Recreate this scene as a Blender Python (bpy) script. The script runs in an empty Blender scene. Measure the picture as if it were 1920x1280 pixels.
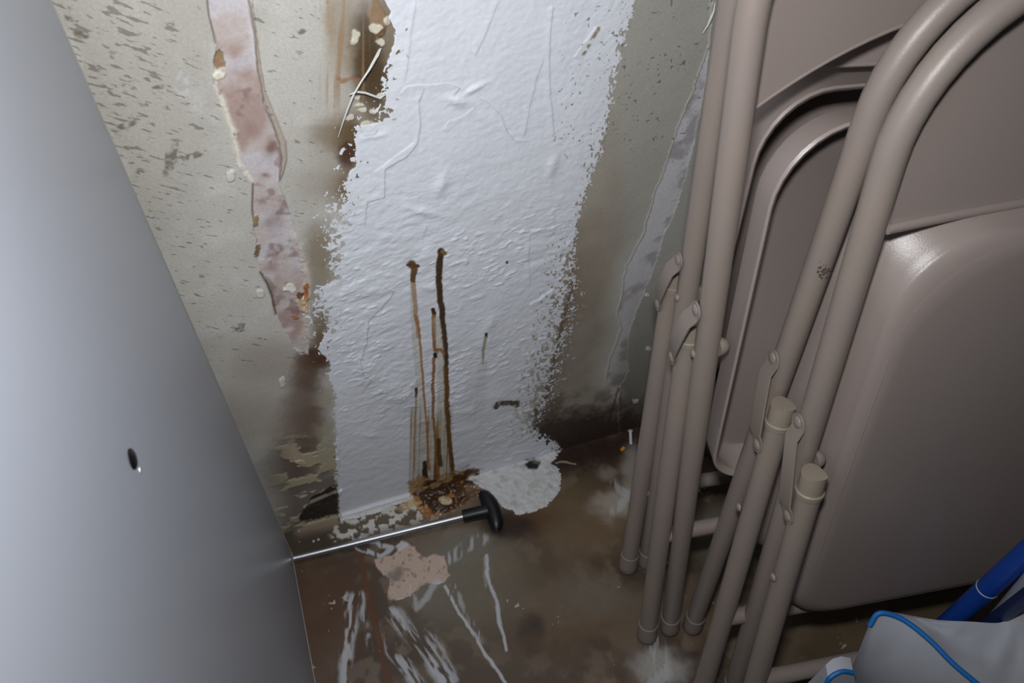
import bpy, bmesh, math, random
import numpy as np
from mathutils import Vector, Matrix

# ------------------------------------------------------------------ camera
scene = bpy.context.scene
W_PX, H_PX, FOC = 1920.0, 1280.0, 1396.0
def _n(v):
    v = np.array(v, float); return v / np.linalg.norm(v)
_dn = _n([915 - 960, 1880 - 640, FOC]); _yw = _n([-775., -1599., FOC])
_yw = _n(_yw - _dn * (_yw @ _dn)); _xw = -np.cross(_yw, _dn)
RC = np.stack([_xw, _yw, -_dn], 1)               # camera(right, down, forward) = RC @ world
CAM_H = 0.95
_r = RC.T @ np.array([763 - 960, 930 - 640, FOC])
CAM = np.array([0.0, -CAM_H * _r[1] / -_r[2], CAM_H])
cam_data = bpy.data.cameras.new('camera')
cam_data.sensor_fit = 'HORIZONTAL'; cam_data.sensor_width = 36.0
cam_data.lens = 36.0 * FOC / W_PX
cam_data.clip_start = 0.01; cam_data.clip_end = 50
cam_data.dof.use_dof = True; cam_data.dof.focus_distance = 0.70; cam_data.dof.aperture_fstop = 11.0
cam = bpy.data.objects.new('camera', cam_data)
scene.collection.objects.link(cam)
right, down, fwd = RC[0], RC[1], RC[2]
cam.matrix_world = Matrix(((right[0], -down[0], -fwd[0], CAM[0]),
                           (right[1], -down[1], -fwd[1], CAM[1]),
                           (right[2], -down[2], -fwd[2], CAM[2]),
                           (0, 0, 0, 1)))
scene.camera = cam

# ------------------------------------------------------------------ light
world = bpy.data.worlds.new('world'); scene.world = world; world.use_nodes = True
world.node_tree.nodes['Background'].inputs[0].default_value = (0.55, 0.62, 0.75, 1)
world.node_tree.nodes['Background'].inputs[1].default_value = 0.02
fl = bpy.data.lights.new('camera_flash', 'AREA')
fl.shape = 'RECTANGLE'; fl.size = 0.06; fl.size_y = 0.035; fl.energy = 2.95; fl.color = (0.97, 0.985, 1.0); fl.spread = math.radians(160)
flo = bpy.data.objects.new('camera_flash', fl); scene.collection.objects.link(flo)
fpos = CAM - down * 0.085 + fwd * 0.01
fdir = _n(fwd - down * 0.02 - right * 0.18)
flo.location = Vector(fpos)
flo.rotation_euler = Vector(fdir).to_track_quat('-Z', 'Y').to_euler()
scene.view_settings.view_transform = 'Standard'; scene.view_settings.look = 'None'
scene.view_settings.gamma = 1.0; scene.view_settings.use_curve_mapping = False
scene.view_settings.exposure = 0.0

# ------------------------------------------------------------------ helpers
COL = scene.collection
def ray(px, py): return RC.T @ np.array([px - 960, py - 640, FOC])
def at_z(p, z): r = ray(*p); return CAM + (z - CAM[2]) / r[2] * r
def at_y(p, y): r = ray(*p); return CAM + (y - CAM[1]) / r[1] * r
def at_x(p, x): r = ray(*p); return CAM + (x - CAM[0]) / r[0] * r
def project(X, Y, Z):
    d = np.stack([X - CAM[0], Y - CAM[1], Z - CAM[2]], -1) @ RC.T
    z = np.maximum(d[..., 2], 0.03)
    return d[..., 0] / z * FOC + 960, d[..., 1] / z * FOC + 640

def srgb(r, g, b):
    f = lambda c: (c / 255 / 12.92) if c / 255 <= 0.04045 else ((c / 255 + 0.055) / 1.055) ** 2.4
    return (f(r), f(g), f(b))

def mat(name, color, rough=0.5, metal=0.0, bump=0.0, bump_scale=300, mottle=0.0, mottle_col=None, mottle_scale=12, spec=0.5, coat=0.0):
    m = bpy.data.materials.new(name); m.use_nodes = True; nt = m.node_tree
    b = nt.nodes['Principled BSDF']
    b.inputs['Roughness'].default_value = rough; b.inputs['Metallic'].default_value = metal
    b.inputs['Specular IOR Level'].default_value = spec
    if coat: b.inputs['Coat Weight'].default_value = coat; b.inputs['Coat Roughness'].default_value = 0.15
    b.inputs['Base Color'].default_value = (*color, 1)
    tc = nt.nodes.new('ShaderNodeTexCoord')
    if mottle > 0:
        ns = nt.nodes.new('ShaderNodeTexNoise'); ns.inputs['Scale'].default_value = mottle_scale; ns.inputs['Detail'].default_value = 6
        rp = nt.nodes.new('ShaderNodeValToRGB'); rp.color_ramp.elements[0].position = 0.45; rp.color_ramp.elements[1].position = 0.75
        mx = nt.nodes.new('ShaderNodeMix'); mx.data_type = 'RGBA'
        ml = nt.nodes.new('ShaderNodeMath'); ml.operation = 'MULTIPLY'; ml.inputs[1].default_value = mottle
        nt.links.new(tc.outputs['Object'], ns.inputs['Vector']); nt.links.new(ns.outputs['Fac'], rp.inputs['Fac'])
        nt.links.new(rp.outputs['Color'], ml.inputs[0]); nt.links.new(ml.outputs[0], mx.inputs[0])
        mx.inputs[6].default_value = (*color, 1); mx.inputs[7].default_value = (*(mottle_col or color), 1)
        nt.links.new(mx.outputs[2], b.inputs['Base Color'])
    if bump > 0:
        n2 = nt.nodes.new('ShaderNodeTexNoise'); n2.inputs['Scale'].default_value = bump_scale; n2.inputs['Detail'].default_value = 3
        bp = nt.nodes.new('ShaderNodeBump'); bp.inputs['Strength'].default_value = bump; bp.inputs['Distance'].default_value = 0.001
        nt.links.new(tc.outputs['Object'], n2.inputs['Vector']); nt.links.new(n2.outputs['Fac'], bp.inputs['Height'])
        nt.links.new(bp.outputs['Normal'], b.inputs['Normal'])
    return m

def mesh_obj(name, verts, faces, material, parent=None, smooth=True):
    me = bpy.data.meshes.new(name); me.from_pydata([tuple(map(float, v)) for v in verts], [], faces)
    me.update()
    bm = bmesh.new(); bm.from_mesh(me); bmesh.ops.recalc_face_normals(bm, faces=bm.faces); bm.to_mesh(me); bm.free()
    if smooth:
        me.shade_smooth()
        try: me.set_sharp_from_angle(angle=math.radians(40))
        except Exception: pass
    me.materials.append(material)
    o = bpy.data.objects.new(name, me); COL.objects.link(o)
    if parent: o.parent = parent
    return o

def tag(o, label=None, cat=None, group=None, kind=None):
    if label: o['label'] = label
    if cat: o['category'] = cat
    if group: o['group'] = group
    if kind: o['kind'] = kind
    return o

def tube_geo(path, radii, seg=20, caps=True, round_end=False):
    """circle swept along a path with parallel transport"""
    P = [Vector(tuple(map(float, p))) for p in path]; n = len(P)
    if isinstance(radii, (int, float)): radii = [radii] * n
    T = [(P[min(i + 1, n - 1)] - P[max(i - 1, 0)]).normalized() for i in range(n)]
    ref = Vector((0, 0, 1)) if abs(T[0].z) < 0.9 else Vector((1, 0, 0))
    a = T[0].cross(ref).normalized(); V = []; F = []
    for i in range(n):
        if i: a = (a - T[i] * a.dot(T[i])).normalized()
        b = T[i].cross(a)
        for k in range(seg):
            t = 2 * math.pi * k / seg
            V.append(P[i] + (a * math.cos(t) + b * math.sin(t)) * radii[i])
    for i in range(n - 1):
        for k in range(seg):
            k2 = (k + 1) % seg
            F.append((i * seg + k, i * seg + k2, (i + 1) * seg + k2, (i + 1) * seg + k))
    if caps:
        F.append(tuple(range(seg - 1, -1, -1))); F.append(tuple((n - 1) * seg + k for k in range(seg)))
    return V, F

def merge(*geos):
    V, F = [], []
    for v, f in geos:
        o = len(V); V += list(v); F += [tuple(i + o for i in q) for q in f]
    return V, F

def box_geo(x0, x1, y0, y1, z0, z1):
    V = [(x, y, z) for x in (x0, x1) for y in (y0, y1) for z in (z0, z1)]
    return V, [(0, 1, 3, 2), (4, 6, 7, 5), (0, 4, 5, 1), (2, 3, 7, 6), (0, 2, 6, 4), (1, 5, 7, 3)]

def dome_geo(c, axis, r, h, seg=14, rings=4):
    axis = Vector(axis).normalized(); ref = Vector((0, 0, 1)) if abs(axis.z) < .9 else Vector((1, 0, 0))
    a = axis.cross(ref).normalized(); b = axis.cross(a); c = Vector(c); V = []; F = []
    for i in range(rings):
        t = i / rings * math.pi / 2
        for k in range(seg):
            q = 2 * math.pi * k / seg
            V.append(c + (a * math.cos(q) + b * math.sin(q)) * r * math.cos(t) + axis * h * math.sin(t))
    V.append(c + axis * h); top = len(V) - 1
    for i in range(rings - 1):
        for k in range(seg):
            k2 = (k + 1) % seg; F.append((i * seg + k, i * seg + k2, (i + 1) * seg + k2, (i + 1) * seg + k))
    for k in range(seg): F.append(((rings - 1) * seg + k, (rings - 1) * seg + (k + 1) % seg, top))
    F.append(tuple(range(seg - 1, -1, -1)))
    return V, F

# value noise in numpy -------------------------------------------------
_rng = np.random.RandomState(7); _TAB = _rng.rand(256, 256).astype(np.float32)
def vn(x, y, seed=0):
    x = np.asarray(x, np.float32) + seed * 17.31; y = np.asarray(y, np.float32) + seed * 9.73
    xi = np.floor(x).astype(np.int32); yi = np.floor(y).astype(np.int32)
    fx = x - xi; fy = y - yi; fx = fx * fx * (3 - 2 * fx); fy = fy * fy * (3 - 2 * fy)
    x0 = xi & 255; x1 = (xi + 1) & 255; y0 = yi & 255; y1 = (yi + 1) & 255
    return (_TAB[x0, y0] * (1 - fx) + _TAB[x1, y0] * fx) * (1 - fy) + (_TAB[x0, y1] * (1 - fx) + _TAB[x1, y1] * fx) * fy
def fbm(x, y, o=4, seed=0):
    s = 0; a = 0.5; t = 0
    for i in range(o):
        s = s + a * vn(x * 2 ** i, y * 2 ** i, seed + i * 3); t += a; a *= 0.5
    return s / t
def sst(x, a, b):
    t = np.clip((x - a) / (b - a), 0, 1); return t * t * (3 - 2 * t)
def mixc(c, col, m):
    return c * (1 - m[..., None]) + np.array(col, np.float32) * m[..., None]
def seg_dist(px, py, pts):
    """distance to a polyline and the parameter (0..1) of the nearest point"""
    best = np.full(px.shape, 1e9, np.float32); tp = np.zeros(px.shape, np.float32); n = len(pts) - 1
    for i in range(n):
        x0, y0 = pts[i]; x1, y1 = pts[i + 1]; dx, dy = x1 - x0, y1 - y0; L = dx * dx + dy * dy + 1e-9
        t = np.clip(((px - x0) * dx + (py - y0) * dy) / L, 0, 1)
        d = np.hypot(px - x0 - t * dx, py - y0 - t * dy); m = d < best
        best = np.where(m, d, best); tp = np.where(m, (i + t) / n, tp)
    return best, tp
def local(px, py, pts, pad):
    xs = [p[0] for p in pts]; ys = [p[1] for p in pts]
    return np.nonzero((px > min(xs) - pad) & (px < max(xs) + pad) & (py > min(ys) - pad) & (py < max(ys) + pad))[0]
def poly_in(px, py, pts):
    """signed distance (positive inside) to a closed polygon"""
    inside = np.zeros(px.shape, bool); n = len(pts)
    for i in range(n):
        x0, y0 = pts[i]; x1, y1 = pts[(i + 1) % n]
        c = ((y0 > py) != (y1 > py)) & (px < (x1 - x0) * (py - y0) / ((y1 - y0) or 1e-9) + x0)
        inside ^= c
    d, _ = seg_dist(px, py, pts + [pts[0]])
    return np.where(inside, d, -d)

def grid_surface(name, A, B, place, material, attrs):
    """tensor grid A x B; place(a,b)->xyz arrays; attrs: dict name->(n,) or (n,4)"""
    na, nb = len(A), len(B)
    V = place.astype(np.float32)
    idx = np.arange(na * nb).reshape(nb, na)
    q = np.stack([idx[:-1, :-1], idx[:-1, 1:], idx[1:, 1:], idx[1:, :-1]], -1).reshape(-1, 4)
    me = bpy.data.meshes.new(name)
    me.vertices.add(na * nb); me.vertices.foreach_set('co', V.ravel())
    me.loops.add(q.size); me.loops.foreach_set('vertex_index', q.ravel().astype(np.int32))
    me.polygons.add(len(q)); me.polygons.foreach_set('loop_start', np.arange(0, q.size, 4, dtype=np.int32))
    me.polygons.foreach_set('use_smooth', np.ones(len(q), bool))
    me.update(calc_edges=True)
    for k, v in attrs.items():
        if v.ndim == 1:
            a = me.attributes.new(k, 'FLOAT', 'POINT'); a.data.foreach_set('value', v.astype(np.float32))
        else:
            if v.shape[1] == 3: v = np.c_[v, np.ones(len(v))]
            a = me.attributes.new(k, 'FLOAT_COLOR', 'POINT'); a.data.foreach_set('color', v.astype(np.float32).ravel())
    me.materials.append(material)
    o = bpy.data.objects.new(name, me); COL.objects.link(o)
    return o

def surf_material(name, paint_rgb, fleck_rgb, rot, fleck_scale, paint_noise=260., base_rough=0.55, paint_rough=0.5, bump=0.35, bscale=900.):
    m = bpy.data.materials.new(name); m.use_nodes = True; nt = m.node_tree; N = nt.nodes; L = nt.links
    b = N['Principled BSDF']
    def attr(n):
        a = N.new('ShaderNodeAttribute'); a.attribute_name = n; return a
    def math_(op, x, y=None, z=None):
        k = N.new('ShaderNodeMath'); k.operation = op
        for i, s in enumerate((x, y, z)):
            if s is None: continue
            if isinstance(s, (int, float)): k.inputs[i].default_value = s
            else: L.new(s, k.inputs[i])
        return k.outputs[0]
    def mix(f, a, c):
        k = N.new('ShaderNodeMix'); k.data_type = 'RGBA'
        L.new(f, k.inputs[0]) if not isinstance(f, float) else setattr(k.inputs[0], 'default_value', f)
        for s, i in ((a, 6), (c, 7)):
            if isinstance(s, tuple): k.inputs[i].default_value = (*s, 1)
            else: L.new(s, k.inputs[i])
        return k.outputs[2]
    def noise(scale, detail=4, rough=0.6, vec=None):
        k = N.new('ShaderNodeTexNoise'); k.inputs['Scale'].default_value = scale; k.inputs['Detail'].default_value = detail
        k.inputs['Roughness'].default_value = rough; L.new(vec or tc.outputs['Object'], k.inputs['Vector']); return k.outputs['Fac']
    def step(x, lo, hi):
        k = N.new('ShaderNodeMapRange'); k.interpolation_type = 'SMOOTHSTEP'
        L.new(x, k.inputs[0]); k.inputs[1].default_value = lo; k.inputs[2].default_value = hi; return k.outputs[0]
    tc = N.new('ShaderNodeTexCoord')
    base = attr('col').outputs['Color']
    # fine grain on the base coat
    g = noise(420, 5, 0.7); gm = step(g, 0.35, 0.7)
    base = mix(math_('MULTIPLY', gm, 0.22), base, fleck_rgb)
    # elongated chips
    mp = N.new('ShaderNodeMapping'); mp.inputs['Rotation'].default_value = rot; L.new(tc.outputs['Object'], mp.inputs['Vector'])
    mp2 = N.new('ShaderNodeMapping'); mp2.inputs['Scale'].default_value = fleck_scale; L.new(mp.outputs[0], mp2.inputs['Vector'])
    f1 = noise(1.0, 3, 0.55, mp2.outputs[0])
    f1 = math_('ADD', f1, math_('MULTIPLY', noise(38, 3), 0.32))
    fm = math_('MULTIPLY', step(math_('ADD', f1, math_('MULTIPLY', math_('SUBTRACT', attr('fleck').outputs['Fac'], 1.0), 0.25)), 0.775, 0.83), 0.7)
    base = mix(fm, base, fleck_rgb)
    # white paint with a noise-broken border
    pn = math_('SUBTRACT', noise(paint_noise, 5, 0.65), 0.5)
    pn2 = math_('SUBTRACT', noise(paint_noise * .38, 3, 0.6), 0.5)
    ps = math_('ADD', attr('paint').outputs['Fac'], math_('MULTIPLY', math_('ADD', pn, math_('MULTIPLY', pn2, .6)), attr('pamp').outputs['Fac']))
    pm = step(ps, -0.01, 0.02)
    pv = noise(25, 3); pc = mix(math_('MULTIPLY', step(pv, 0.3, 0.7), 0.35), paint_rgb, tuple(c * 0.88 for c in paint_rgb))
    colr = mix(pm, base, pc)
    ov = attr('over')
    colr = mix(math_('MULTIPLY', ov.outputs['Alpha'], step(math_('ADD', noise(600, 3), ov.outputs['Alpha']), 0.35, 0.75)), colr, ov.outputs['Color'])
    L.new(colr, b.inputs['Base Color'])
    ro = N.new('ShaderNodeMix'); ro.data_type = 'FLOAT'; L.new(pm, ro.inputs[0]); ro.inputs[2].default_value = base_rough; ro.inputs[3].default_value = paint_rough
    L.new(math_('ADD', ro.outputs[0], math_('MULTIPLY', math_('SUBTRACT', noise(150, 3), 0.5), 0.25)), b.inputs['Roughness'])
    h = math_('ADD', math_('MULTIPLY', noise(bscale, 4, 0.6), 0.5), math_('MULTIPLY', fm, -0.35))
    h = math_('ADD', h, math_('MULTIPLY', pm, 0.5))
    bp = N.new('ShaderNodeBump'); bp.inputs['Strength'].default_value = bump; bp.inputs['Distance'].default_value = 0.0006
    L.new(h, bp.inputs['Height']); L.new(bp.outputs['Normal'], b.inputs['Normal'])
    return m

# ================================================================== WALL
def axis(lo, a, b, hi, step, coarse):
    return np.concatenate([np.arange(lo, a, coarse), np.arange(a, b, step), np.arange(b, hi + coarse, coarse)])
XA = axis(-0.62, -0.115, 0.435, 1.16, 0.00078, 0.03)
ZA = axis(0.0, 0.0, 0.745, 2.2, 0.00078, 0.04)
X, Z = np.meshgrid(XA, ZA); X = X.ravel(); Z = Z.ravel()
px, py = project(X, np.zeros_like(X), np.minimum(Z, 1.25))
px = px.astype(np.float32); py = py.astype(np.float32)
py = np.maximum(py, -1500)
big = fbm(X * 9, Z * 9, 4, 1); mid = fbm(X * 40, Z * 40, 4, 2); fine = fbm(X * 220, Z * 220, 3, 3); rough_n = fbm(X * 90, Z * 90, 4, 4)
jx = (fbm(X * 70, Z * 70, 5, 5) - .5) * 2; jy = (fbm(X * 70, Z * 70, 5, 11) - .5) * 2
jf = (fbm(X * 240, Z * 240, 3, 15) - .5) * 2; jg = (fbm(X * 240, Z * 240, 3, 19) - .5) * 2; jx = jx * .8 + jf * .5; jy = jy * .8 + jg * .5

col = np.tile(np.array(srgb(198, 195, 187), np.float32), (len(X), 1))
col = mixc(col, srgb(172, 167, 157), sst(big, .42, .7) * .55)
col = mixc(col, srgb(212, 210, 204), sst(mid, .55, .8) * .4)
hgt = (mid - .5) * 0.0004 + (rough_n - .5) * 0.0003

pi = lambda ys, xs: np.interp(py, ys, xs).astype(np.float32)
# white patch borders (x as a function of the row)
LW = [(-1500, 760), (0, 718), (20, 730), (33, 727), (57, 740), (80, 738), (107, 731), (143, 714), (180, 720), (213, 710), (231, 707), (237, 662), (267, 665), (307, 670), (333, 648), (380, 643), (427, 628), (463, 616), (493, 622), (520, 632), (543, 592), (580, 604), (607, 612), (633, 607), (653, 594), (680, 620), (707, 616), (740, 626), (800, 628), (887, 628), (930, 634), (1000, 637)]
RW = [(-1500, 1215), (0, 1190), (20, 1187), (67, 1173), (150, 1153), (200, 1147), (283, 1127), (333, 1107), (400, 1087), (470, 1075), (540, 1072), (605, 1055), (652, 1045), (715, 1030), (747, 1022), (770, 1004), (800, 1000), (812, 1018), (835, 1050), (860, 1040), (900, 1050)]
lw = pi(*zip(*LW)); rw = pi(*zip(*RW))
sdl = px - lw + jx * 5; sdr = rw - px + jx * 4
sd = np.minimum(sdl, sdr)
# brownish, wetter zone right of the patch
zr = sst(px, 960, 1040) * (.35 + .65 * sst(py, 60, 420))
LS = [(-1500, 1400), (80, 1330), (160, 1302), (240, 1270), (310, 1250), (370, 1225), (440, 1205), (500, 1175), (540, 1167), (590, 1157), (617, 1165), (655, 1150), (690, 1139), (720, 1136), (732, 1150), (760, 1160), (1000, 1165)]
RS = [(-1500, 1405), (80, 1332), (130, 1327), (190, 1318), (250, 1305), (310, 1292), (380, 1272), (450, 1244), (490, 1232), (540, 1212), (577, 1197), (625, 1180), (652, 1177), (695, 1180), (712, 1173), (730, 1160), (760, 1160), (1000, 1165)]
ls = pi(*zip(*LS)); rs = pi(*zip(*RS))
col = mixc(col, srgb(150, 138, 121), zr * sst(ls + 12 - px, 0, 60) * (0.55 + 0.45 * mid) * 1.0)
col = mixc(col, srgb(170, 169, 160), sst(px - 1130, 0, 60) * sst(620 - py, 0, 350) * .85)
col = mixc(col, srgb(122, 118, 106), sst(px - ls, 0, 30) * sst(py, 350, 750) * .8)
col = mixc(col, srgb(92, 66, 36), np.exp(-np.maximum(px - rw, 0) / 22) * sst(px - rw, -12, 0) * sst(py, 380, 600) * .7)
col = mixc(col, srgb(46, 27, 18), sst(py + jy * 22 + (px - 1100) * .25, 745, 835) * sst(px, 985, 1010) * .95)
col = mixc(col, srgb(80, 45, 34), sst(py, 700, 800) * np.exp(-((px - 1165) / 25) ** 2) * .7)
# right peeled strip
sr = np.minimum(px - ls + jx * 4, rs - px + jx * 4)
ms = sst(sr, 0, 2)
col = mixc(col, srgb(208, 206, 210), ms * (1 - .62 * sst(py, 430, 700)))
col = mixc(col, srgb(120, 104, 104), ms * sst(mid, .5, .7) * .5)
edge = np.exp(-((px - ls + jx * 4) / 2.2) ** 2) * (sr > -6)
col = mixc(col, srgb(205, 198, 186), edge * .65)
hgt = hgt - ms * .0007 + edge * .0006
# faint crack below the strip
d, t = seg_dist(px, py, [(1160, 728), (1150, 760), (1142, 790), (1130, 820)]); col = mixc(col, srgb(40, 32, 28), np.exp(-(d / 1.8) ** 2) * .8)
d, t = seg_dist(px, py, [(1165, 735), (1162, 770), (1160, 800)]); col = mixc(col, srgb(60, 52, 46), np.exp(-(d / 1.6) ** 2) * .6)

# brown damp zone left of the patch (top)
zl = np.exp(-np.maximum(lw - px, 0) / 48) * sst(lw + 30 - px, 0, 10) * sst(py, -50, 20) * sst(410 - py, 0, 60)
col = mixc(col, srgb(112, 88, 52), np.clip(zl * 1.15, 0, 1) * (.6 + .4 * mid))
for cx, cy, rx, ry, c, a in [(688, 95, 30, 75, (66, 47, 22), .95), (655, 262, 24, 40, (62, 40, 22), .9), (700, 150, 26, 60, (72, 52, 22), .9), (640, 60, 28, 80, (140, 116, 80), .5), (618, 40, 10, 40, (150, 122, 84), .35),
                             (628, 250, 40, 30, (120, 98, 66), .6), (652, 292, 16, 22, (70, 38, 22), .85), (600, 480, 30, 55, (128, 112, 84), .75), (592, 560, 28, 30, (120, 108, 88), .5),
                             (590, 672, 30, 24, (70, 40, 22), 1.), (605, 655, 14, 30, (78, 42, 22), .8), (575, 700, 26, 30, (84, 56, 36), .8), (570, 760, 34, 60, (98, 70, 54), .75), (585, 800, 26, 40, (104, 80, 62), .6),
                             (600, 620, 14, 40, (108, 90, 60), .8), (530, 880, 40, 40, (92, 74, 60), .5), (560, 820, 40, 60, (112, 92, 80), .55), (500, 680, 60, 40, (150, 132, 120), .5), (470, 780, 80, 50, (160, 145, 132), .5)]:
    q = ((px - cx + jx * 9) / rx) ** 2 + ((py - cy + jy * 9) / ry) ** 2
    col = mixc(col, srgb(*c), np.clip(np.exp(-q * q * .55) * a, 0, 1))
# vertical rusty streaks
st = vn(px / 4.5, py / 160, 31) * vn(px / 11, py / 90, 33)
col = mixc(col, srgb(150, 116, 78), sst(st, .40, .66) * sst(px, 575, 620) * sst(725 - px, 0, 40) * sst(250 - py, 0, 100) * .6)
col = mixc(col, srgb(150, 100, 62), sst(vn(px / 9, py / 7, 41), .72, .86) * np.exp(-((py - 152) / 10) ** 2) * sst(px, 600, 640) * sst(700 - px, 0, 40) * .8)
# brown scab at the upper edge of the patch
q = poly_in(px, py, [(700, -20), (712, 0), (722, 18), (730, 40), (722, 66), (705, 78), (696, 60), (690, 30)]) + jx * 4
mk = sst(q, 0, 3); col = mixc(col, srgb(150, 122, 92), mk * .9); col = mixc(col, srgb(98, 66, 40), mk * sst(rough_n, .5, .62) * .8); hgt = hgt + mk * (.0012 + .0016 * (rough_n - .4))
for cx, cy, rx, ry in [(702, 54, 12, 7), (712, 78, 8, 6), (668, 68, 8, 13), (722, 42, 7, 8), (665, 78, 5, 6), (700, 208, 7, 6), (672, 195, 9, 5), (678, 208, 10, 5), (654, 222, 8, 6), (690, 242, 14, 12), (668, 180, 6, 4), (712, 182, 8, 5)]:
    q = ((px - cx + jx * 9) / rx) ** 2 + ((py - cy + jy * 9) / ry) ** 2; mk = 1 - sst(q, .75, 1.15)
    col = mixc(col, srgb(212, 206, 188), mk); hgt = hgt + mk * .0007

# exposed plaster strip on the left
L1 = [(-1500, 360), (0, 387), (50, 397), (83, 405), (113, 399), (160, 401), (197, 417), (247, 437), (300, 443), (347, 473), (393, 473), (440, 477), (487, 480), (533, 500), (590, 517), (633, 540), (657, 553), (700, 575), (720, 600)]
R1 = [(-1500, 445), (0, 465), (67, 477), (133, 483), (193, 493), (240, 513), (293, 527), (340, 523), (383, 540), (427, 552), (453, 557), (493, 577), (530, 582), (580, 580), (627, 577), (650, 580), (700, 577), (720, 575)]
l1 = pi(*zip(*L1)); r1 = pi(*zip(*R1))
s1 = np.minimum(px - l1 + jx * 5, r1 - px + jx * 3.5); m1 = sst(s1, 0, 2.2) * sst(662 + jy * 12 - py, 0, 8)
pc = np.tile(np.array(srgb(196, 184, 180), np.float32), (len(X), 1))
pc = mixc(pc, srgb(170, 142, 134), sst(fbm(X * 28, Z * 22, 3, 21), .45, .62) * .8)
pc = mixc(pc, srgb(205, 200, 205), sst(fbm(X * 35, Z * 35, 3, 23), .5, .7) * .8)
pc = mixc(pc, srgb(122, 96, 92), sst(fbm(X * 60, Z * 60, 4, 25), .6, .72) * .6)
for cx, cy, rx, ry, a in [(508, 277, 12, 20, .75), (470, 245, 14, 14, .3), (498, 331, 9, 5, .8), (520, 410, 14, 20, .5), (515, 480, 10, 18, .45), (505, 420, 8, 12, .5), (448, 172, 8, 3, .4)]:
    pc = mixc(pc, srgb(130, 94, 84), np.exp(-(((px - cx + jx * 4) / rx) ** 2 + ((py - cy + jy * 4) / ry) ** 2)) * a)
col = col * (1 - m1[:, None]) + pc * m1[:, None]
hgt = hgt - m1 * (.0012 - .0010 * (rough_n - .4) * sst(py, 330, 480))
le = np.exp(-((px - l1 + jx * 5 - 4 + jy * 2) / (3.5 + 2.5 * (mid > .5))) ** 2) * sst(py, 115, 150) * sst(350 - py, 0, 12)
col = mixc(col, srgb(226, 220, 205), np.clip(le * 1.1, 0, 1) * sst(fine, .3, .5)); hgt = hgt + le * .0012
le2 = np.exp(-((r1 - px + jx * 4 - 5) / 7) ** 2) * sst(py, 430, 450) * sst(640 - py, 0, 20)
col = mixc(col, srgb(205, 192, 182), le2 * .8); hgt = hgt + le2 * (.0008 + .002 * (fine - .4))
q = ((px - 411 + jx * 12) / 12) ** 2 + ((py - 115 + jy * 12) / 21) ** 2; mk = 1 - sst(q, .8, 1.1)
col = mixc(col, srgb(148, 122, 92), mk); hgt = hgt - mk * .0015 + mk * (rough_n - .5) * .002
d, t = seg_dist(px, py, [(388, 0), (392, 30), (398, 55), (404, 80)]); col = mixc(col, srgb(98, 76, 56), np.exp(-(d / 1.8) ** 2) * .8)
d, t = seg_dist(px, py, [(474, 345), (473, 390), (477, 425)]); col = mixc(col, srgb(90, 74, 60), np.exp(-(d / 2) ** 2) * .8)
d, t = seg_dist(px, py, [(488, 510), (500, 530), (510, 555), (517, 588)]); col = mixc(col, srgb(84, 66, 50), np.exp(-(d / 2.4) ** 2) * .9)
# curled skin ridge along its right side
RD = [(0, 470), (83, 481), (130, 486), (173, 494), (223, 514), (267, 530), (300, 532), (337, 524)]
d, t = seg_dist(px, py, [(x, y) for y, x in RD]); wdt = np.interp(t, [0, .3, .5, .8, .95, 1], [2.0, 4.5, 5.5, 7.5, 5, 1]).astype(np.float32)
mk = 1 - sst(d, wdt * .7, wdt); dome = np.sqrt(np.clip(1 - (d / wdt) ** 2, 0, 1))
col = mixc(col, srgb(182, 166, 152), mk * .85); hgt = hgt + mk * dome * .0022
gap = np.exp(-((px - r1 - 1.5 + jx * 3) / 1.7) ** 2) * sst(345 - py, 0, 10) * (py > -20); col = mixc(col, srgb(104, 92, 88), gap * .7)
# scattered chips of plaster and scrapes
for cx, cy, rx, ry in [(433, 330, 8, 11), (487, 550, 8, 9), (530, 715, 5, 11), (1214, 552, 4, 4), (1216, 655, 6, 6), (1191, 751, 5, 5), (563, 866, 12, 5)]:
    q = ((px - cx + jx * 6) / rx) ** 2 + ((py - cy + jy * 6) / ry) ** 2; mk = 1 - sst(q, .75, 1.1)
    col = mixc(col, srgb(214, 208, 198), mk); hgt = hgt + mk * .0016
for cx, cy, rx, ry, ang in [(322, 298, 12, 38, -.35), (152, 65, 14, 8, -.2), (212, 102, 14, 6, 0), (305, 163, 18, 5, .05), (368, 290, 26, 6, .3), (450, 612, 16, 9, .2), (240, 232, 26, 7, .35), (130, 35, 10, 4, -.5), (565, 60, 12, 6, 0)]:
    ca, sa = math.cos(ang), math.sin(ang); dx = px - cx; dy = py - cy
    q = ((dx * ca - dy * sa + jx * 9) / rx) ** 2 + ((dx * sa + dy * ca + jy * 5) / ry) ** 2
    col = mixc(col, srgb(112, 102, 86), (1 - sst(q, .5, 1.3)) * sst(fine, .28, .55) * .85)
q = ((px - 342 + jx * 6) / 14) ** 2 + ((py - 158 + jy * 8) / 26) ** 2
col = mixc(col, srgb(204, 204, 204), (1 - sst(q, .3, 1.4)) * sst(fine, .35, .6) * .8)
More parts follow.
